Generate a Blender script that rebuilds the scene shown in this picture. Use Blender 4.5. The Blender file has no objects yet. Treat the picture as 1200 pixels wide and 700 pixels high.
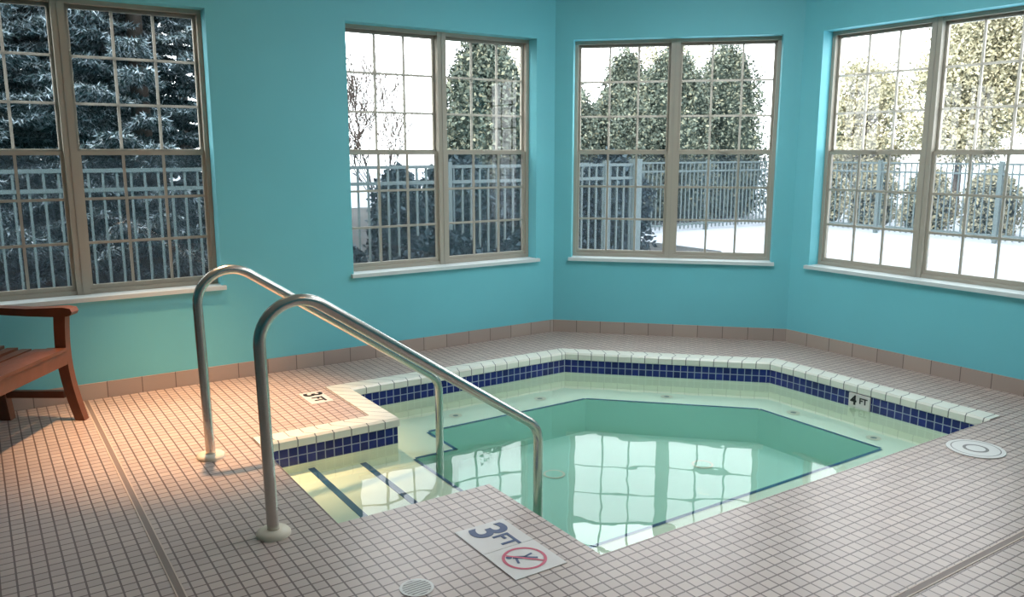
import bpy, bmesh, math, random
import numpy as np
from mathutils import Vector, Matrix
random.seed(3); rng=np.random.default_rng(5)
S=bpy.context.scene
try:
    S.view_settings.view_transform='Standard'; S.view_settings.look='None'
except Exception: pass

def lin(r,g,b):
    f=lambda c:(c/255/12.92 if c/255<=0.04045 else ((c/255+0.055)/1.055)**2.4)
    return (f(r),f(g),f(b),1)

# ---------------- materials ----------------
def newmat(name):
    m=bpy.data.materials.new(name); m.use_nodes=True
    nt=m.node_tree; b=nt.nodes['Principled BSDF']
    return m,nt,b
def plain(name,col,rough=.5,metal=0,noise=0.0,nscale=8,bump=0.0,spec=None):
    m,nt,b=newmat(name); N=nt.nodes; L=nt.links
    b.inputs['Base Color'].default_value=col
    b.inputs['Roughness'].default_value=rough; b.inputs['Metallic'].default_value=metal
    if spec is not None: b.inputs['Specular IOR Level'].default_value=spec
    if noise>0 or bump>0:
        tc=N.new('ShaderNodeTexCoord'); n=N.new('ShaderNodeTexNoise'); n.inputs['Scale'].default_value=nscale
        n.inputs['Detail'].default_value=5
        L.new(tc.outputs['Object'],n.inputs['Vector'])
        if noise>0:
            mx=N.new('ShaderNodeMix'); mx.data_type='RGBA'
            mx.inputs['A'].default_value=tuple(c*(1-noise) for c in col[:3])+(1,)
            mx.inputs['B'].default_value=tuple(min(1,c*(1+noise)) for c in col[:3])+(1,)
            L.new(n.outputs['Fac'],mx.inputs['Factor']); L.new(mx.outputs['Result'],b.inputs['Base Color'])
        if bump>0:
            bp=N.new('ShaderNodeBump'); bp.inputs['Strength'].default_value=bump; bp.inputs['Distance'].default_value=.01
            L.new(n.outputs['Fac'],bp.inputs['Height']); L.new(bp.outputs['Normal'],b.inputs['Normal'])
    return m
def tile(name,c1,c2,mortar,w,h,ms,rough=.35,bump=.3,off=0.0,var=.12):
    m,nt,b=newmat(name); N=nt.nodes; L=nt.links
    uv=N.new('ShaderNodeUVMap'); uv.uv_map='UVMap'
    br=N.new('ShaderNodeTexBrick'); br.offset=off; br.squash=1
    br.inputs['Color1'].default_value=c1; br.inputs['Color2'].default_value=c2; br.inputs['Mortar'].default_value=mortar
    br.inputs['Scale'].default_value=1; br.inputs['Mortar Size'].default_value=ms; br.inputs['Mortar Smooth'].default_value=.15
    br.inputs['Bias'].default_value=0; br.inputs['Brick Width'].default_value=w; br.inputs['Row Height'].default_value=h
    L.new(uv.outputs['UV'],br.inputs['Vector'])
    n=N.new('ShaderNodeTexNoise'); n.inputs['Scale'].default_value=1.3; n.inputs['Detail'].default_value=4
    L.new(uv.outputs['UV'],n.inputs['Vector'])
    mr=N.new('ShaderNodeMapRange'); mr.inputs['To Min'].default_value=1-var; mr.inputs['To Max'].default_value=1+var
    L.new(n.outputs['Fac'],mr.inputs['Value'])
    mu=N.new('ShaderNodeMix'); mu.data_type='RGBA'; mu.blend_type='MULTIPLY'; mu.inputs['Factor'].default_value=1
    L.new(br.outputs['Color'],mu.inputs['A']); L.new(mr.outputs['Result'],mu.inputs['B'])
    L.new(mu.outputs['Result'],b.inputs['Base Color'])
    b.inputs['Roughness'].default_value=rough
    bp=N.new('ShaderNodeBump'); bp.invert=True; bp.inputs['Strength'].default_value=bump; bp.inputs['Distance'].default_value=.002
    L.new(br.outputs['Fac'],bp.inputs['Height']); L.new(bp.outputs['Normal'],b.inputs['Normal'])
    return m
def foliage(name,stops,rough=.7):
    m,nt,b=newmat(name); N=nt.nodes; L=nt.links
    g=N.new('ShaderNodeNewGeometry'); r=N.new('ShaderNodeValToRGB')
    el=r.color_ramp.elements
    el[0].position=stops[0][0]; el[0].color=stops[0][1]; el[1].position=stops[-1][0]; el[1].color=stops[-1][1]
    for p,c in stops[1:-1]:
        e=el.new(p); e.color=c
    L.new(g.outputs['Random Per Island'],r.inputs['Fac']); L.new(r.outputs['Color'],b.inputs['Base Color'])
    b.inputs['Roughness'].default_value=rough; b.inputs['Specular IOR Level'].default_value=.1
    return m

M={}
M['wall']=plain('teal_paint',lin(112,196,207),.55,noise=.05,nscale=2,bump=.05)
M['ceil']=plain('ceiling_white',lin(215,222,222),.8)
M['floor']=tile('floor_mosaic',lin(196,177,167),lin(184,165,157),lin(112,92,86),.0508,.0508,.0036,.32,.35)
M['base']=tile('baseboard_tile',lin(180,162,150),lin(168,150,141),lin(118,104,98),.2,.3,.003,.4,.2)
M['cream']=tile('cream_coping',lin(226,226,214),lin(218,218,206),lin(120,122,118),.1,.4,.0035,.3,.3)
M['blue']=tile('blue_tile',lin(26,38,118),lin(16,26,90),lin(150,158,180),.0508,.0508,.003,.2,.3,var=.2)
M['blueline']=plain('blue_line',lin(24,74,120),.4)
M['plaster']=plain('pool_plaster',lin(228,232,214),.7,noise=.03,nscale=3)
M['pit']=plain('pool_deep',lin(176,214,198),.7,noise=.05,nscale=2)
M['frame']=plain('window_frame_taupe',lin(172,164,150),.45)
M['muntin']=plain('window_muntin',lin(166,160,148),.45)
M['sill']=plain('sill_white',lin(205,215,215),.4)
M['steel']=plain('steel',(.60,.57,.53,1),.24,1.0)
M['ring']=plain('flange_cream',lin(222,210,190),.4)
M['wood']=plain('bench_wood',lin(112,64,42),.4,noise=.3,nscale=14,bump=.1)
M['white']=plain('sign_white',lin(212,206,202),.4)
M['navy']=plain('sign_navy',lin(62,78,118),.5)
M['black']=plain('sign_black',lin(20,20,22),.5)
M['red']=plain('sign_red',lin(200,80,105),.5)
M['grey']=plain('drain_grey',lin(120,115,112),.4)
M['lid']=plain('lid_white',lin(215,212,208),.35)
M['joint']=plain('joint_strip',lin(130,112,104),.5)
M['jointl']=plain('joint_strip_light',lin(205,185,170),.5)
M['snow']=plain('snow_ground',lin(176,185,196),.8,noise=.08,nscale=.6)
M['mulch']=plain('mulch_bed',lin(52,56,56),.9,noise=.5,nscale=5)
M['fence']=plain('fence_paint',lin(90,104,106),.5)
M['bark']=plain('bark',lin(80,70,64),.9,noise=.3,nscale=8)
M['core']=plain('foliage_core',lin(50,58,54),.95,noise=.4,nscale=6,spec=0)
M['spruce']=foliage('spruce_needles',[(0,lin(26,38,38)),(.35,lin(44,58,60)),(.6,lin(90,106,112)),(1,lin(150,164,174))])
M['arbor']=foliage('arborvitae_leaves',[(0,lin(62,70,66)),(.5,lin(80,90,82)),(.85,lin(104,110,98)),(1,lin(126,126,108))])
M['gold']=foliage('golden_leaves',[(0,lin(118,118,102)),(.5,lin(152,149,126)),(1,lin(190,185,160))])
M['dark']=foliage('shrub_leaves',[(0,lin(20,30,34)),(.6,lin(40,54,60)),(1,lin(72,88,96))])
m,nt,b=newmat('lamp_glow'); b.inputs['Emission Color'].default_value=(1,.55,.25,1); b.inputs['Emission Strength'].default_value=40; M['glow']=m

def glassmat(name,tint,rough=0,ior=1.45,bump=0,bscale=3):
    m=bpy.data.materials.new(name); m.use_nodes=True; nt=m.node_tree; N=nt.nodes; L=nt.links
    N.remove(N['Principled BSDF']); out=N['Material Output']
    t=N.new('ShaderNodeBsdfTransparent'); t.inputs['Color'].default_value=tint
    g=N.new('ShaderNodeBsdfGlossy'); g.inputs['Roughness'].default_value=rough; g.inputs['Color'].default_value=(1,1,1,1)
    f=N.new('ShaderNodeFresnel'); f.inputs['IOR'].default_value=ior
    mx=N.new('ShaderNodeMixShader')
    L.new(f.outputs[0],mx.inputs[0]); L.new(t.outputs[0],mx.inputs[1]); L.new(g.outputs[0],mx.inputs[2]); L.new(mx.outputs[0],out.inputs['Surface'])
    if bump>0:
        tc=N.new('ShaderNodeTexCoord'); n=N.new('ShaderNodeTexNoise'); n.inputs['Scale'].default_value=bscale; n.inputs['Detail'].default_value=1.5
        bp=N.new('ShaderNodeBump'); bp.inputs['Strength'].default_value=bump; bp.inputs['Distance'].default_value=.02
        L.new(tc.outputs['Object'],n.inputs['Vector']); L.new(n.outputs['Fac'],bp.inputs['Height'])
        L.new(bp.outputs['Normal'],g.inputs['Normal']); L.new(bp.outputs['Normal'],f.inputs['Normal'])
    return m
M['glass']=glassmat('window_glass',(.95,.97,.97,1),0,1.45)
M['water']=glassmat('pool_water',(.875,.96,.945,1),0,1.42,.14,3)
m=bpy.data.materials.new('insect_screen'); m.use_nodes=True; nt=m.node_tree
nt.nodes.remove(nt.nodes['Principled BSDF'])
t=nt.nodes.new('ShaderNodeBsdfTransparent'); d=nt.nodes.new('ShaderNodeBsdfDiffuse'); d.inputs['Color'].default_value=(.09,.12,.15,1)
mx=nt.nodes.new('ShaderNodeMixShader'); mx.inputs[0].default_value=.52
nt.links.new(t.outputs[0],mx.inputs[1]); nt.links.new(d.outputs[0],mx.inputs[2]); nt.links.new(mx.outputs[0],nt.nodes['Material Output'].inputs['Surface'])
M['screen']=m

# ---------------- mesh builder ----------------
class MB:
    def __init__(s): s.v=[];s.f=[];s.uv=[];s.mi=[];s.mats=[]
    def mat(s,k):
        if k not in s.mats: s.mats.append(k)
        return s.mats.index(k)
    def face(s,pts,mat,uv=None):
        i=len(s.v); s.v+= [tuple(p) for p in pts]; s.f.append(tuple(range(i,i+len(pts))))
        s.uv.append(uv if uv else [(p[0],p[1]) for p in pts]); s.mi.append(s.mat(mat))
    def hexa(s,b,t,mat):
        s.face(b[::-1],mat); s.face(t,mat)
        for i in range(4):
            j=(i+1)%4
            l=(Vector(b[j])-Vector(b[i])).length
            s.face([b[i],b[j],t[j],t[i]],mat,[(0,b[i][2]),(l,b[j][2]),(l,t[j][2]),(0,t[i][2])])
    def box(s,x0,x1,y0,y1,z0,z1,mat,fr=None):
        P=lambda x,y,z: (fr(x,y,z) if fr else (x,y,z))
        s.hexa([P(x0,y0,z0),P(x1,y0,z0),P(x1,y1,z0),P(x0,y1,z0)],[P(x0,y0,z1),P(x1,y0,z1),P(x1,y1,z1),P(x0,y1,z1)],mat)
    def obj(s,name,parent=None,bevel=0,merge=False,smooth=False):
        me=bpy.data.meshes.new(name); me.from_pydata(s.v,[],s.f)
        for k in s.mats: me.materials.append(M[k])
        ul=me.uv_layers.new(name='UVMap')
        flat=[c for u in s.uv for p in u for c in p]
        ul.data.foreach_set('uv',flat)
        me.polygons.foreach_set('material_index',s.mi)
        if merge:
            bm=bmesh.new(); bm.from_mesh(me); bmesh.ops.remove_doubles(bm,verts=bm.verts,dist=1e-5); bmesh.ops.recalc_face_normals(bm,faces=bm.faces); bm.to_mesh(me); bm.free()
        if smooth: me.polygons.foreach_set('use_smooth',[True]*len(me.polygons))
        me.update()
        o=bpy.data.objects.new(name,me); S.collection.objects.link(o)
        if parent: o.parent=parent
        if bevel>0:
            b=o.modifiers.new('bevel','BEVEL'); b.width=bevel; b.segments=3; b.limit_method='ANGLE'
        return o
def empty(name,loc=(0,0,0)):
    e=bpy.data.objects.new(name,None); e.location=loc; S.collection.objects.link(e); return e

# ---------------- layout ----------------
ZC=3.0
Pool=[(1.92,4.79),(3.65,4.79),(4.71,3.73),(4.71,2.2),(1.86,2.2),(1.86,3.0),(1.13,3.0),(1.13,4.09),(1.92,4.09)]
Room=[(-4,5.46),(4.03,5.46),(5.37,4.12),(5.37,-3),(-4,-3)]
T=.2; k=T*math.tan(math.radians(22.5))
RoomO=[(-4.2,5.66),(4.03+k,5.66),(5.57,4.12+k),(5.57,-3.2),(-4.2,-3.2)]

def holed(name,outer,hole,z,mat):
    bm=bmesh.new(); E=[]
    for loop in (outer,hole):
        vs=[bm.verts.new((x,y,z)) for x,y in loop]
        for i in range(len(vs)): E.append(bm.edges.new((vs[i],vs[(i+1)%len(vs)])))
    bmesh.ops.triangle_fill(bm,use_beauty=True,use_dissolve=False,edges=E)
    bmesh.ops.recalc_face_normals(bm,faces=bm.faces)
    if sum(f.normal.z for f in bm.faces)<0: bmesh.ops.reverse_faces(bm,faces=bm.faces)
    uv=bm.loops.layers.uv.new('UVMap')
    for f in bm.faces:
        for l in f.loops: l[uv].uv=(l.vert.co.x+10,l.vert.co.y+10)
    me=bpy.data.meshes.new(name); bm.to_mesh(me); bm.free(); me.materials.append(M[mat])
    o=bpy.data.objects.new(name,me); S.collection.objects.link(o); return o
holed('floor',Room,Pool,0,'floor')

mb=MB(); mb.face([(x,y,ZC) for x,y in RoomO][::1],'ceil'); mb.face([(x,y,ZC+.15) for x,y in RoomO][::-1],'ceil'); mb.obj('ceiling')

# walls
WZ0,WZ1=.625,2.38
def wall(name,a,b,ao,bo,opens):
    a=Vector(a);b=Vector(b);ao=Vector(ao);bo=Vector(bo)
    L=(b-a).length; d=(b-a)/L; n=Vector((-d.y,d.x))
    if (ao-a).dot(n)<0: n=-n
    mb=MB()
    def seg(i0,i1,o0,o1,z0,z1):
        pts=[i0,i1,o1,o0]
        mb.hexa([(p.x,p.y,z0) for p in pts],[(p.x,p.y,z1) for p in pts],'wall')
    I=lambda u:a+d*u
    O=lambda u:a+d*u+n*T
    ci,co=a,ao
    for u0,u1 in opens:
        seg(ci,I(u0),co,O(u0),0,ZC)
        seg(I(u0),I(u1),O(u0),O(u1),0,WZ0); seg(I(u0),I(u1),O(u0),O(u1),WZ1,ZC)
        ci,co=I(u1),O(u1)
    seg(ci,b,co,bo,0,ZC)
    o=mb.obj(name,merge=False)
    return a,d,n
diagL=(Vector(Room[2])-Vector(Room[1])).length
dm=diagL/2
w1=wall('wall_left',Room[0],Room[1],RoomO[0],RoomO[1],[(4-.27,4+1.33),(4+2.25,4+3.85)])
w2=wall('wall_bay',Room[1],Room[2],RoomO[1],RoomO[2],[(dm-.8,dm+.8)])
w3=wall('wall_right',Room[2],Room[3],RoomO[2],RoomO[3],[(4.12-3.95,4.12-2.35)])
wall('wall_rear',Room[3],Room[4],RoomO[3],RoomO[4],[])
wall('wall_entry',Room[4],Room[0],RoomO[4],RoomO[0],[])

def window(name,fr0,u0):
    a,d,n=fr0
    def fr(u,v,z):
        p=a+d*(u0+u)+n*v; return (p.x,p.y,z)
    Wd=1.6; y0,y1=.11,.18
    root=empty(name,fr(.8,.14,1.5))
    inv=Matrix.Translation(-Vector(root.location))
    mb=MB(); z0,z1=WZ0+.012,WZ1
    f=.026; mh=.036
    mb.box(0,f,y0,y1,z0,z1,'frame',fr); mb.box(Wd-f,Wd,y0,y1,z0,z1,'frame',fr)
    mb.box(.8-mh,.8+mh,y0-.01,y1,z0,z1,'frame',fr)
    mb.box(.8-.004,.8+.004,y0-.014,y0-.01,z0,z1,'muntin',fr)
    pan=((f,.8-mh),(.8+mh,Wd-f))
    for ua,ub in pan:
        mb.box(ua,ub,y0,y1,z1-f,z1,'frame',fr); mb.box(ua,ub,y0,y1,z0,z0+f,'frame',fr)
        for (za,zb,yy) in((z0+f,1.505,.125),(1.49,z1-f,.150)):
            s=.020
            mb.box(ua,ua+s,yy,yy+.02,za,zb,'frame',fr); mb.box(ub-s,ub,yy,yy+.02,za,zb,'frame',fr)
            mb.box(ua+s,ub-s,yy,yy+.02,za,za+s*1.4,'frame',fr); mb.box(ua+s,ub-s,yy,yy+.02,zb-s*1.2,zb,'frame',fr)
            w=(ub-ua-2*s)/3; h=(zb-za-2*s)/3
            for i in(1,2):
                uu=ua+s+w*i; mb.box(uu-.008,uu+.008,yy+.004,yy+.016,za+s,zb-s,'muntin',fr)
                zz=za+s+h*i; mb.box(ua+s,ub-s,yy+.005,yy+.015,zz-.008,zz+.008,'muntin',fr)
        um=(ua+ub)/2; mb.box(um-.03,um+.03,.112,.125,1.497,1.512,'muntin',fr)
    p=mb.obj('frame'); p.parent=root; p.matrix_parent_inverse=inv
    g=MB()
    for ua,ub in pan:
        g.face([fr(ua,.148,z0+f),fr(ub,.148,z0+f),fr(ub,.148,z1-f),fr(ua,.148,z1-f)],'glass')
    s=MB()
    for ua,ub in pan: s.face([fr(ua,.172,z0+f),fr(ub,.172,z0+f),fr(ub,.172,1.49),fr(ua,.172,1.49)],'screen')
    sl=MB(); sl.box(-.02,Wd+.02,-.035,0,WZ0-.014,WZ0+.012,'sill',fr); sl.box(.001,Wd-.001,0,y0,WZ0,WZ0+.012,'sill',fr)
    for nm,q in(('glass',g),('insect_screen',s),('sill',sl)):
        o=q.obj(nm); o.parent=root; o.matrix_parent_inverse=inv
    return root
window('window_1',w1,4-.27); window('window_2',w1,4+2.25); window('window_3',w2,dm-.8); window('window_4',w3,4.12-3.95)

def baseb(name,a,b):
    a=Vector(a);b=Vector(b);L=(b-a).length;d=(b-a)/L;n=Vector((d.y,-d.x)); e=.012*math.tan(math.radians(22.5))
    mb=MB(); h=.1
    p0=a+n*.012+d*e;p1=b+n*.012-d*e
    mb.face([(p0.x,p0.y,0),(p1.x,p1.y,0),(p1.x,p1.y,h),(p0.x,p0.y,h)],'base',[(0,.05),(L,.05),(L,.05+h),(0,.05+h)])
    mb.face([(p0.x,p0.y,h),(p1.x,p1.y,h),(b.x,b.y,h),(a.x,a.y,h)],'base',[(0,.05),(L,.05),(L,.06),(0,.06)])
    mb.obj(name)
baseb('baseboard_left',Room[0],Room[1]); baseb('baseboard_bay',Room[1],Room[2]); baseb('baseboard_right',Room[2],Room[3])

# ---------------- pool ----------------
root=empty('hot_tub_pool',(3.2,3.4,0)); pinv=Matrix.Translation((-3.2,-3.4,0))
def addp(o): o.parent=root; o.matrix_parent_inverse=pinv; return o
WL=-.135
mb=MB(); n=len(Pool)
for i in range(n):
    a=Pool[i];b=Pool[(i+1)%n]; L=math.dist(a,b)
    for z0,z1,mt,vo in((-.05,0,'cream',.2),(-.1516,-.05,'blue',.1516),(-.60,-.1516,'plaster',0)):
        mb.face([(b[0],b[1],z0),(a[0],a[1],z0),(a[0],a[1],z1),(b[0],b[1],z1)],mt,[(L,z0+vo),(0,z0+vo),(0,z1+vo),(L,z1+vo)])
addp(mb.obj('pool_walls'))
BZ=-.26; PZ=-.50
mb=MB()
Pit=[(2.02,2.67),(4.42,2.67),(4.42,3.58),(3.57,4.43),(2.30,4.43),(2.30,4.06),(2.02,4.06)]
addp(holed('bench_ledge',[(1.86,2.2),(4.71,2.2),(4.71,3.73),(3.65,4.79),(1.92,4.79),(1.92,4.075),(1.86,4.075)],Pit,BZ,'plaster'))
for i in range(len(Pit)):
    a=Pit[i];b=Pit[(i+1)%len(Pit)]
    mb.face([(a[0],a[1],PZ),(b[0],b[1],PZ),(b[0],b[1],BZ),(a[0],a[1],BZ)],'pit')
    d=(Vector(b)-Vector(a)).normalized(); nn=Vector((d.y,-d.x))*.022
    q=[a,b,(b[0]+nn.x,b[1]+nn.y),(a[0]+nn.x,a[1]+nn.y)]
    mb.face([(x,y,BZ+.003) for x,y in q],'blueline')
mb.face([(x,y,PZ) for x,y in Pit],'pit')
for x0,x1,z in((1.13,1.42,-.19),(1.42,1.72,-.225),(1.72,1.92,-.257)):
    mb.box(x0,x1,3.0,4.09,-.6,z,'plaster')
    if x1<1.9: mb.box(x1-.035,x1,3.0,4.09,z,z+.003,'blueline')
addp(mb.obj('pool_basin'))
mb=MB()
def disc(mb,cx,cy,z,r,mat,nseg=28,r0=0,sq=1):
    for i in range(nseg):
        t0=2*math.pi*i/nseg;t1=2*math.pi*(i+1)/nseg
        a=(cx+r*math.cos(t0),cy+r*math.sin(t0),z);b=(cx+r*math.cos(t1),cy+r*math.sin(t1),z)
        if r0>0: mb.face([(cx+r0*math.cos(t0),cy+r0*math.sin(t0),z),a,b,(cx+r0*math.cos(t1),cy+r0*math.sin(t1),z)],mat)
        else: mb.face([(cx,cy,z),a,b],mat)
for cx,cy in((2.6,4.62),(3.3,4.62),(4.1,4.15),(4.56,3.4),(4.56,2.8)):
    disc(mb,cx,cy,BZ+.004,.045,'ring',r0=.02); disc(mb,cx,cy,BZ+.003,.02,'grey')
for cx,cy in((2.9,3.9),(3.8,3.5)):
    disc(mb,cx,cy,PZ+.004,.07,'ring',r0=.055); disc(mb,cx,cy,PZ+.003,.055,'pit')
addp(mb.obj('jets'))
mb=MB(); mb.face([(x,y,WL) for x,y in Pool[::-1]],'water')
wt=mb.obj('water_surface'); addp(wt)
bm=bmesh.new(); bm.from_mesh(wt.data); bmesh.ops.triangulate(bm,faces=bm.faces); bmesh.ops.recalc_face_normals(bm,faces=bm.faces)
if sum(f.normal.z for f in bm.faces)<0: bmesh.ops.reverse_faces(bm,faces=bm.faces)
bm.to_mesh(wt.data); bm.free()

def offset(path,w):
    P=[Vector(p) for p in path]; off=[]
    for i,p in enumerate(P):
        ds=[]
        if i>0: ds.append((P[i]-P[i-1]).normalized())
        if i<len(P)-1: ds.append((P[i+1]-P[i]).normalized())
        ns=[Vector((-d.y,d.x)) for d in ds]
        if len(ns)==1: off.append(p+ns[0]*w)
        else:
            m=(ns[0]+ns[1]).normalized(); off.append(p+m*(w/m.dot(ns[0])))
    return off
path=[(1.13,4.09),(1.92,4.09),(1.92,4.79),(3.65,4.79),(4.71,3.73),(4.71,2.2)]
Of=offset(path,.12); P=offset(path,0); Q2=offset(path,-.010)
mb=MB()
for i in range(len(P)-1):
    L=(P[i+1]-P[i]).length; zt=.005
    F=lambda a,za,b,zb,v0,v1: mb.face([(a[i].x,a[i].y,za),(a[i+1].x,a[i+1].y,za),(b[i+1].x,b[i+1].y,zb),(b[i].x,b[i].y,zb)],'cream',[(0,v0),(L,v0),(L,v1),(0,v1)])
    F(P,zt,Of,zt,.1,.22)
    F(Of,zt,Of,0,.1,.104)
    F(Q2,-.008,P,zt,.08,.10)
    F(Q2,-.046,Q2,-.008,.05,.08)
    F(P,-.052,Q2,-.046,.04,.05)
for i in (0,len(P)-1):
    mb.face([(P[i].x,P[i].y,zt),(Q2[i].x,Q2[i].y,-.008),(Q2[i].x,Q2[i].y,-.046),(P[i].x,P[i].y,-.052)],'cream',[(.02,.1)]*4)
addp(mb.obj('coping'))
def textmesh(s,size,mat,ext=.0006,bold=0):
    c=bpy.data.curves.new('txt','FONT'); c.body=s; c.size=size; c.extrude=ext; c.offset=bold; c.align_x='CENTER'; c.align_y='CENTER'
    o=bpy.data.objects.new('txt',c); S.collection.objects.link(o)
    bpy.context.view_layer.update()
    me=bpy.data.meshes.new_from_object(o); bpy.data.objects.remove(o)
    me.materials.clear(); me.materials.append(M[mat])
    return me
def place(me,name,parent,x,y,z,right,up):
    r=Vector(right).normalized();u=Vector(up).normalized();nn=r.cross(u)
    mat=Matrix((( r.x,u.x,nn.x,x),(r.y,u.y,nn.y,y),(r.z,u.z,nn.z,z),(0,0,0,1)))
    o=bpy.data.objects.new(name,me); S.collection.objects.link(o)
    o.parent=parent; o.matrix_parent_inverse=Matrix.Translation(-parent.location); o.matrix_basis=mat
    return o
dmk=empty('depth_marker_tile',(4.7,3.0,-.1))
mb=MB(); mb.box(4.695,4.7095,2.93,3.08,-.15,-.054,'white'); o=mb.obj('plate'); o.parent=dmk; o.matrix_parent_inverse=Matrix.Translation(-dmk.location)
place(textmesh('4',.085,'black',bold=.003),'numeral',dmk,4.694,3.045,-.10,(0,-1,0),(0,0,1))
place(textmesh('FT',.055,'black',bold=.0015),'letters',dmk,4.694,2.975,-.095,(0,-1,0),(0,0,1))

s1=empty('depth_and_no_diving_sign',(1.6,2.44,.002)); iv=Matrix.Translation(-s1.location)
mb=MB(); mb.box(1.485,1.715,2.442,2.66,0.0005,.003,'white'); mb.box(1.485,1.715,2.22,2.44,0.0005,.003,'white')
disc(mb,1.60,2.333,.004,.085,'red',40,r0=.073)
def strip(mb,x0,y0,x1,y1,w,z,mat):
    d=Vector((x1-x0,y1-y0)).normalized(); nn=Vector((-d.y,d.x))*w/2
    mb.face([(x0-nn.x,y0-nn.y,z),(x1-nn.x,y1-nn.y,z),(x1+nn.x,y1+nn.y,z),(x0+nn.x,y0+nn.y,z)],mat)
strip(mb,1.55,2.385,1.65,2.28,.010,.0046,'red')
strip(mb,1.565,2.36,1.61,2.335,.022,.0042,'navy'); strip(mb,1.61,2.335,1.645,2.31,.012,.0042,'navy'); strip(mb,1.6,2.34,1.645,2.35,.01,.0042,'navy'); strip(mb,1.575,2.355,1.56,2.31,.01,.0042,'navy'); disc(mb,1.553,2.367,.0042,.012,'navy',14)
o=mb.obj('plate'); o.parent=s1; o.matrix_parent_inverse=iv
place(textmesh('3',.22,'navy',bold=.004),'numeral',s1,1.60,2.595,.0042,(0,-1,0),(1,0,0))
place(textmesh('FT',.10,'navy',bold=.002),'letters',s1,1.62,2.495,.0042,(0,-1,0),(1,0,0))
s2=empty('depth_sign',(1.7,4.72,.002)); iv=Matrix.Translation(-s2.location)
mb=MB(); mb.box(1.60,1.74,4.60,4.85,0.0005,.003,'white'); o=mb.obj('plate'); o.parent=s2; o.matrix_parent_inverse=iv
place(textmesh('3',.16,'black',bold=.004),'numeral',s2,1.67,4.79,.0042,(0,-1,0),(1,0,0))
place(textmesh('FT',.09,'black',bold=.003),'letters',s2,1.67,4.68,.0042,(0,-1,0),(1,0,0))

mb=MB(); disc(mb,4.17,2.0,.006,.135,'lid',48,r0=.06); disc(mb,4.17,2.0,.0065,.06,'grey',32,r0=.0); disc(mb,4.17,2.0,.0068,.045,'lid',32)
for i in range(48):
    t0=2*math.pi*i/48;t1=2*math.pi*(i+1)/48;r=.135
    c=lambda t,z:(4.17+r*math.cos(t),2.0+r*math.sin(t),z)
    mb.face([c(t0,0),c(t1,0),c(t1,.006),c(t0,.006)],'lid')
disc(mb,4.17,2.0,.0068,.115,'grey',48,r0=.110)
mb.obj('skimmer_lid')
mb=MB(); disc(mb,1.17,2.37,.003,.06,'lid',36,r0=.05); disc(mb,1.17,2.37,.002,.05,'grey',30)
for i in range(-3,4):
    h=math.sqrt(.05**2-(i*.0135)**2); mb.box(1.17-h,1.17+h,2.37+i*.0135-.004,2.37+i*.0135+.004,.002,.0035,'lid')
mb.obj('floor_drain')
mb=MB()
mb.box(.458,.463,-3,5.44,0.0002,.0025,'jointl'); mb.box(.463,.485,-3,5.44,0.0002,.002,'joint'); mb.box(.485,.490,-3,5.44,0.0002,.0025,'jointl')
mb.obj('trim_1')
mb=MB()
mb.box(.5,5.35,1.387,1.392,0.0002,.0025,'jointl'); mb.box(.5,5.35,1.392,1.414,0.0002,.002,'joint'); mb.box(.5,5.35,1.414,1.419,0.0002,.0025,'jointl')
mb.obj('trim_2')

# ---------------- handrails ----------------
def fillet(pts,rad,n=14):
    out=[Vector(pts[0])]
    for i in range(1,len(pts)-1):
        p=Vector(pts[i]);a=(Vector(pts[i-1])-p).normalized();b=(Vector(pts[i+1])-p).normalized()
        ang=a.angle(b); t=rad[i-1]/math.tan(ang/2); c=p+(a+b).normalized()*(rad[i-1]/math.sin(ang/2))
        s=p+a*t-c; e=p+b*t-c; th=s.angle(e)
        for j in range(n+1):
            f=j/n; out.append(c+(s*math.sin((1-f)*th)+e*math.sin(f*th))/math.sin(th))
    out.append(Vector(pts[-1])); return out
def tube(name,pts,r,mat,parent,seg=20):
    rings=[]
    for i,p in enumerate(pts):
        d=(pts[min(i+1,len(pts)-1)]-pts[max(i-1,0)]).normalized()
        y=Vector((0,1,0)); x=y.cross(d).normalized(); yy=d.cross(x)
        rings.append([p+x*r*math.cos(2*math.pi*k/seg)+yy*r*math.sin(2*math.pi*k/seg) for k in range(seg)])
    me=bpy.data.meshes.new(name); V=[tuple(v) for R in rings for v in R]; F=[]
    for i in range(len(rings)-1):
        for k in range(seg): F.append((i*seg+k,i*seg+(k+1)%seg,(i+1)*seg+(k+1)%seg,(i+1)*seg+k))
    me.from_pydata(V,[],F); me.materials.append(M[mat]); me.polygons.foreach_set('use_smooth',[True]*len(F))
    o=bpy.data.objects.new(name,me); S.collection.objects.link(o); 
    if parent: o.parent=parent; o.matrix_parent_inverse=Matrix.Translation(-parent.location)
    return o
def lathe(name,cx,cy,prof,mat,parent,seg=32):
    V=[];F=[]
    for r,z in prof:
        for k in range(seg): V.append((cx+r*math.cos(2*math.pi*k/seg),cy+r*math.sin(2*math.pi*k/seg),z))
    for i in range(len(prof)-1):
        for k in range(seg): F.append((i*seg+k,i*seg+(k+1)%seg,(i+1)*seg+(k+1)%seg,(i+1)*seg+k))
    me=bpy.data.meshes.new(name); me.from_pydata(V,[],F); me.materials.append(M[mat]); me.polygons.foreach_set('use_smooth',[True]*len(F))
    o=bpy.data.objects.new(name,me); S.collection.objects.link(o)
    if parent: o.parent=parent; o.matrix_parent_inverse=Matrix.Translation(-parent.location)
    return o
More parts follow.
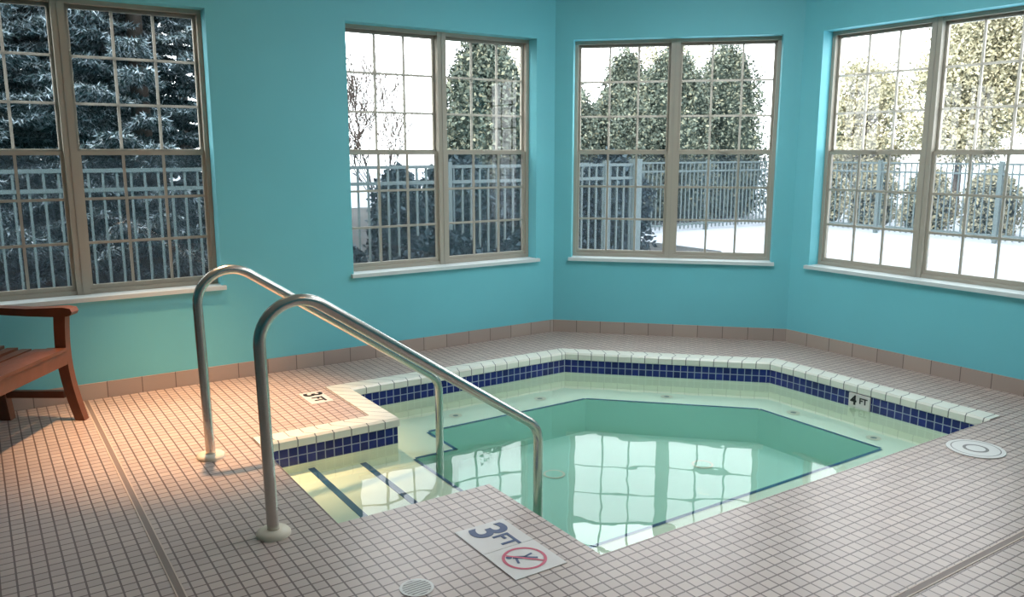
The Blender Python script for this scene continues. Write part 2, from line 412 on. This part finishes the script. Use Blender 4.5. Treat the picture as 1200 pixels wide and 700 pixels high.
for y in(3.05,4.05):
    r=empty('pool_handrail',(.88,y,0))
    pts=fillet([(.88,y,0),(.86,y,1.08),(2.17,y,.20),(2.17,y,PZ)],[.16,.13])
    tube('tube',pts,.0235,'steel',r)
    lathe('flange',.88,y,[(.068,0),(.068,.010),(.06,.02),(.036,.024),(.024,.024)],'ring',r)
    lathe('foot_flange',2.17,y,[(.055,PZ),(.055,PZ+.015),(.024,PZ+.022)],'ring',r)

# ---------------- bench ----------------
h=math.radians(56.5); R=Vector((math.sin(h),-math.cos(h),0)); Fw=Vector((math.cos(h),math.sin(h),0))
B0=Vector((.40,5.10,0))
bn=empty('wooden_bench',B0); binv=Matrix.Translation(-B0)
def bf(x,y,z):
    p=B0+R*x-Fw*y; return (p.x,p.y,z)
def prof(mb,poly,y0,y1,mat='wood'):
    a=[bf(x,y0,z) for x,z in poly]; b=[bf(x,y1,z) for x,z in poly]; n=len(poly)
    mb.face(a,mat); mb.face(b[::-1],mat)
    for i in range(n):
        j=(i+1)%n; mb.face([a[i],b[i],b[j],a[j]],mat)
LB=1.35
mb=MB()
for y0 in(0,LB-.05):
    y1=y0+.05
    fr=[];bk=[]
    for i in range(11):
        t=i/10; z=.6*t; c=.055*(1-t)**2-.02*math.sin(t*math.pi)
        fr.append((c+.005,z)); bk.append((c-.06+.012*(1-t),z))
    prof(mb,fr+bk[::-1],y0,y1)
    prof(mb,[(-.42,0),(-.47,.42),(-.54,.92),(-.49,.92),(-.41,.44),(-.36,0)],y0,y1)
    arm=[(.042,.61),(.052,.628),(.042,.648),(0,.655),(-.2,.647),(-.5,.66),(-.5,.622),(-.2,.605),(0,.6)]
    prof(mb,arm,y0-.012,y1+.012)
    prof(mb,[(-.05,.13),(-.05,.17),(-.40,.17),(-.40,.13)],y0+.01,y1-.01)
    prof(mb,[(-.03,.34),(-.03,.40),(-.2,.385),(-.44,.38),(-.44,.32),(-.2,.325)],y0+.005,y1-.005)
prof(mb,[(-.005,.33),(-.005,.405),(-.03,.405),(-.03,.33)],.05,LB-.05)
prof(mb,[(-.44,.33),(-.44,.38),(-.47,.38),(-.47,.33)],.05,LB-.05)
for i in range(6):
    x=-.0-i*.076; zz=.408-.02*math.sin(i/5*math.pi)
    prof(mb,[(x,zz),(x,zz+.018),(x-.062,zz+.016),(x-.062,zz-.002)],.0 if i else .052,LB if i else LB-.052)
prof(mb,[(-.525,.86),(-.53,.92),(-.56,.92),(-.555,.86)],.05,LB-.05)
prof(mb,[(-.475,.47),(-.48,.51),(-.505,.51),(-.50,.47)],.05,LB-.05)
for y in np.arange(.12,LB-.12,.09): prof(mb,[(-.485,.51),(-.535,.86),(-.55,.86),(-.50,.51)],y,y+.045)
o=mb.obj('frame_and_slats',bevel=.005,merge=False); o.parent=bn; o.matrix_parent_inverse=binv

# ---------------- outside ----------------
GZ=-.1
holed('ground_snow',[(-40,-20),(60,-20),(60,60),(-40,60)],[RoomO[0],RoomO[1],RoomO[2],RoomO[3],RoomO[4]],GZ,'snow')
mb=MB(); mb.box(-8,5.5,5.8,9.0,GZ,GZ+.03,'mulch'); mb.box(-12,10,9.0,22,GZ,GZ+.03,'mulch'); mb.obj('ground_mulch_bed')
def fence(a,b,top=1.35):
    mb=MB()
    a=Vector(a);b=Vector(b);L=(b-a).length;d=(b-a)/L;n=Vector((-d.y,d.x))
    def fr(u,v,z): p=a+d*u+n*v; return (p.x,p.y,z)
    u=.06
    while u<L: mb.box(u,u+.02,-.01,.01,GZ+.05,top-.02,'fence',fr); u+=.115
    for z in(GZ+.12,top-.2,top-.03): mb.box(0,L,-.018,.018,z,z+.035,'fence',fr)
    u=0
    while u<=L: mb.box(u-.035,u+.035,-.035,.035,GZ,top+.04,'fence',fr); u+=2.3
    mb.box(L-.06,L+.06,-.06,.06,GZ,top+.06,'fence',fr)
    mb.obj('metal_picket_fence')
fence((-7,8.1),(7.3,8.1)); fence((8.2,12.0),(15,12.0),1.3); fence((15.1,11.9),(15.1,-8),1.3)

def leafmesh(name,C,size,mat,asp=.6):
    n=len(C); a=rng.normal(size=(n,3)); a/=np.linalg.norm(a,axis=1)[:,None]
    b=rng.normal(size=(n,3)); b-= (b*a).sum(1)[:,None]*a; b/=np.linalg.norm(b,axis=1)[:,None]
    s=(size*rng.uniform(.5,1.3,n))[:,None]
    V=np.stack([C+a*s,C+b*s*asp,C-a*s,C-b*s*asp],1).reshape(-1,3)
    F=np.arange(4*n).reshape(-1,4)
    me=bpy.data.meshes.new(name); me.from_pydata(V.tolist(),[],F.tolist()); me.materials.append(M[mat])
    o=bpy.data.objects.new(name,me); S.collection.objects.link(o); return o
def trunk(name,x,y,h,r,parent):
    return lathe(name,x,y,[(r,GZ),(r*.8,GZ+h*.3),(r*.45,GZ+h*.7),(r*.1,GZ+h)],'bark',parent,10)
def arbor(x,y,h,w,n=5000,mat='arbor',size=.055,name='arborvitae_tree'):
    r=empty(name,(x,y,GZ))
    t=rng.uniform(0,1,n)**.85; th=rng.uniform(0,2*np.pi,n)
    ph=rng.uniform(0,6.28,3)
    pf=lambda t:np.sqrt(np.clip(1-t**2.3,0,1))*(.75+.25*np.minimum(1,t*6))
    lf=lambda t,th:1+.14*np.sin(3*th+9*t+ph[0])+.1*np.sin(7*th-14*t+ph[1])+.1*np.sin(2*th+5*t+ph[2])
    rr=w*pf(t)*(lf(t,th)+.10*np.clip(rng.normal(size=n),-2,2))*(1-.35*rng.uniform(0,1,n)**2)
    C=np.stack([x+rr*np.cos(th),y+rr*np.sin(th),GZ+.05+h*t+rng.normal(size=n)*.03*h*t],1)
    o=leafmesh('foliage',C,size,mat); o.parent=r; o.matrix_parent_inverse=Matrix.Translation(-r.location)
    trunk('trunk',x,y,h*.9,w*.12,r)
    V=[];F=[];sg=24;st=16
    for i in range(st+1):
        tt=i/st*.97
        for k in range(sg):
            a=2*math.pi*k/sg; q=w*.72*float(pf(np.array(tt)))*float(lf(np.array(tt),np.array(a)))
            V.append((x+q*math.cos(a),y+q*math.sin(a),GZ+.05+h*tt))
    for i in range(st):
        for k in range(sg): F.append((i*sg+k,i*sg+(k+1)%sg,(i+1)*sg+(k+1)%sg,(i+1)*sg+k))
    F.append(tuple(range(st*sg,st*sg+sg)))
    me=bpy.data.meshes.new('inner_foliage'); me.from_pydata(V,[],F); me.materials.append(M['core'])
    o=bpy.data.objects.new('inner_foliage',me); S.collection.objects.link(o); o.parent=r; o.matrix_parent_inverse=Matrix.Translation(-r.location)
for x,y,h_,w_ in((7.15,11.6,3.35,.80),): arbor(x,y,h_,w_,18000,size=.04)
for x,y,h_,w_ in((8.7,14.0,2.8,1.0),(10.4,14.0,3.0,1.05),(12.1,14.0,2.8,1.05),(13.8,14.1,3.75,1.1),(15.8,14.3,4.0,1.1)): arbor(x,y,h_,w_,18000,size=.042)
for x,y,h_,w_ in((10.6,17.0,3.0,1.0),(12.8,17.0,3.4,1.0),(15.0,17.1,4.1,1.0)): arbor(x,y,h_,w_,9000,size=.05)
def decid(x,y,h,w,n,mat='gold',name='deciduous_tree',K=55):
    r=empty(name,(x,y,GZ))
    cc=rng.normal(size=(K,3)); cc/=np.linalg.norm(cc,axis=1)[:,None]; cc*=rng.uniform(.05,1,(K,1))**.4*np.array([w*.9,w*.9,h*.42]); cc+=np.array([x,y,GZ+h*.55])
    idx=rng.integers(0,K,n); C=cc[idx]+rng.normal(size=(n,3))*w*.18
    C=C[C[:,2]>.1]
    o=leafmesh('foliage',C,.052,mat); o.parent=r; o.matrix_parent_inverse=Matrix.Translation(-r.location)
    trunk('trunk',x,y,h*.7,.1,r)
    me=bpy.data.meshes.new('branches'); V=[];F=[]
    for c in cc:
        b=Vector((x,y,min(GZ+h*.6,float(c[2])*.7))); e=Vector(c.tolist()); d=(e-b).normalized(); u=d.orthogonal().normalized(); v=d.cross(u); st=len(V)
        for q,rr in((b,.03),(e,.008)):
            for k in range(5): V.append(tuple(q+u*rr*math.cos(k*1.2566)+v*rr*math.sin(k*1.2566)))
        for k in range(5): F.append((st+k,st+(k+1)%5,st+5+(k+1)%5,st+5+k))
    me.from_pydata(V,[],F); me.materials.append(M['bark']); o=bpy.data.objects.new('branches',me); S.collection.objects.link(o); o.parent=r; o.matrix_parent_inverse=Matrix.Translation(-r.location)
for x,y,h_,w_,n_ in((20.9,13.8,4.1,1.25,24000),(20.6,11.0,6.2,1.4,44000),(20.8,8.2,7.0,1.5,48000),(20.4,5,6.6,1.5,14000),(20.,1.6,6.8,1.6,8000),(14.6,21.6,5.8,2.1,9000),(19.6,20.4,6.0,2.1,9000)): decid(x,y,h_,w_,n_)
for y in np.arange(3,11.9,1.25): arbor(16.3,float(y),1.2,.54,4000,'gold',.04,'hedge_shrub')
for x in(5.3,6.6,7.9): arbor(x,9.3,1.5,.6,6000,'dark',.04,'juniper_shrub')
arbor(4.25,8.85,1.35,.38,4000,'dark',.04,'juniper_shrub')
for x in(2.7,3.9,5.1): arbor(x,7.15,.75,.5,3500,'dark',.04,'juniper_shrub')
for x in(-6.,-3.2,-.4,2.4,): arbor(x,19.2,8.0,1.15,7000,'dark',.14,'evergreen_tree')

def spruce(x,y,H,Rb,nb):
    r=empty('spruce_tree',(x,y,GZ)); trunk('trunk',x,y,H,.14,r)
    P=[];D=[]
    for i in range(nb):
        hh=.03+.93*(i/nb)**1.1; az=i*2.399+rng.uniform(-.3,.3); L=Rb*(1-hh)**.7*rng.uniform(.75,1.05)+.15
        out=np.array([math.cos(az),math.sin(az),0]); side=np.array([-math.sin(az),math.cos(az),0])
        m=int(8+L*14)
        for j in range(m):
            s=(j+.5)/m; base=np.array([x,y,GZ+hh*H])+out*L*s+np.array([0,0,-.28*L*s*min(1,hh*5)+.22*L*s**3])
            if s<.25: continue
            tl=.36*(1-s*.75)*min(1,L)+.05
            for sd in(-1,1,0):
                dr=out*(.75 if sd else 1.0)+side*sd*.8+np.array([0,0,-.18 if sd else -.3]); dr/=np.linalg.norm(dr)
                for q in range(3 if sd else 1):
                    P.append(base+dr*tl*(q+.2)/3); D.append(dr)
    P=np.array(P);D=np.array(D); k=13
    P=np.repeat(P,k,0)+np.repeat(D,k,0)*rng.uniform(0,.12,(len(P)*k,1)); D=np.repeat(D,k,0); n=len(P)
    rad=rng.normal(size=(n,3)); dd=D*.9+rad*.55; dd/=np.linalg.norm(dd,axis=1)[:,None]
    w=np.cross(dd,rng.normal(size=(n,3))); w/=np.linalg.norm(w,axis=1)[:,None]
    ln=rng.uniform(.05,.09,n)[:,None]
    V=np.stack([P-w*.010,P+w*.010,P+dd*ln],1).reshape(-1,3); F=np.arange(3*n).reshape(-1,3)
    me=bpy.data.meshes.new('needles'); me.from_pydata(V.tolist(),[],F.tolist()); me.materials.append(M['spruce'])
    o=bpy.data.objects.new('needles',me); S.collection.objects.link(o); o.parent=r; o.matrix_parent_inverse=Matrix.Translation(-r.location)
for a in((-.4,11.0,6.8,2.2,280),(1.9,11.3,7.0,2.2,280),(.7,14.2,7.8,2.4,230),(-2.9,12,6.5,2.3,160),(3.2,15.0,4.6,1.7,120)): spruce(*a)

def bare(x,y,H):
    V=[];F=[]
    def limb(p,d,L,r,dep):
        n=4; q=p.copy(); seg=5
        prev=None
        for i in range(n+1):
            a=d.cross(Vector((.3,.5,.8))).normalized(); b=d.cross(a)
            rr=max(.006,r*(1-.5*i/n)); st=len(V)
            for k in range(seg): V.append(tuple(q+a*rr*math.cos(2*math.pi*k/seg)+b*rr*math.sin(2*math.pi*k/seg)))
            if prev is not None:
                for k in range(seg): F.append((prev+k,prev+(k+1)%seg,st+(k+1)%seg,st+k))
            prev=st
            d=(d+Vector((random.uniform(-.15,.15),random.uniform(-.15,.15),random.uniform(-.05,.12)))).normalized()
            q=q+d*L/n
            if dep>0 and i>=1:
                for _ in range(2 if dep>1 else 1):
                    nd=(d+Vector((random.uniform(-1,1),random.uniform(-1,1),random.uniform(-.1,.6)))*.8).normalized()
                    limb(q,nd,L*random.uniform(.55,.75),rr*.5,dep-1)
    limb(Vector((x,y,GZ)),Vector((0,0,1)),H,.03,3)
    me=bpy.data.meshes.new('bare_tree'); me.from_pydata(V,[],F); me.materials.append(M['bark'])
    o=bpy.data.objects.new('bare_tree',me); S.collection.objects.link(o)
bare(6.3,14.0,1.35); bare(7.6,16.9,1.5); bare(9.2,20.0,1.6); bare(7.0,19.6,1.6)

# ---------------- lights ----------------
w=bpy.data.worlds.new('World'); S.world=w; w.use_nodes=True
bg=w.node_tree.nodes['Background']; bg.inputs['Color'].default_value=(.93,.97,1,1); bg.inputs['Strength'].default_value=7.2
sun=bpy.data.lights.new('sun','SUN'); sun.energy=6; sun.angle=.03; sun.color=(1,.90,.74)
so=bpy.data.objects.new('sun',sun); S.collection.objects.link(so)
so.rotation_euler=Vector((.85,.35,-.42)).normalized().to_track_quat('-Z','Y').to_euler()
def area(name,x,y,sx,sy,e,col):
    l=bpy.data.lights.new(name,'AREA'); l.shape='RECTANGLE'; l.size=sx; l.size_y=sy; l.energy=e; l.color=col
    o=bpy.data.objects.new(name,l); o.location=(x,y,ZC-.03); S.collection.objects.link(o)
area('ceiling_fill_light',3.4,.4,1.2,1.2,22,(.9,.96,1)); area('ceiling_fill_light.001',3.4,3.0,1.2,1.2,50,(.93,.97,1))  # added area lights out of view, cool fill to brighten the room
LX,LY=1.0,4.62
sp=bpy.data.lights.new('downlight_bulb','SPOT'); sp.energy=860; sp.color=(1,.59,.30); sp.spot_size=math.radians(47); sp.spot_blend=1; sp.shadow_soft_size=.06
o=bpy.data.objects.new('downlight_beam',sp); o.location=(LX,LY,ZC-.06); S.collection.objects.link(o)
for x,y in((LX,LY),(2.07,1.4)):
    r=empty('recessed_downlight',(x,y,ZC)); 
    lathe('trim_ring',x,y,[(.10,ZC),(.10,ZC-.012),(.075,ZC-.014),(.07,ZC-.002)],'lid',r)
    mb=MB(); disc(mb,x,y,ZC-.004,.07,'glow',28); o=mb.obj('lens'); o.parent=r; o.matrix_parent_inverse=Matrix.Translation(-r.location)

# ---------------- camera ----------------
c=bpy.data.cameras.new('camera'); c.lens=955/1200*36; c.sensor_width=36; c.sensor_fit='HORIZONTAL'; c.clip_end=300
co=bpy.data.objects.new('camera',c); co.location=(0,0,1.5); co.rotation_euler=(math.radians(90-10.2),0,math.radians(56.5-90)); S.collection.objects.link(co)
S.camera=co
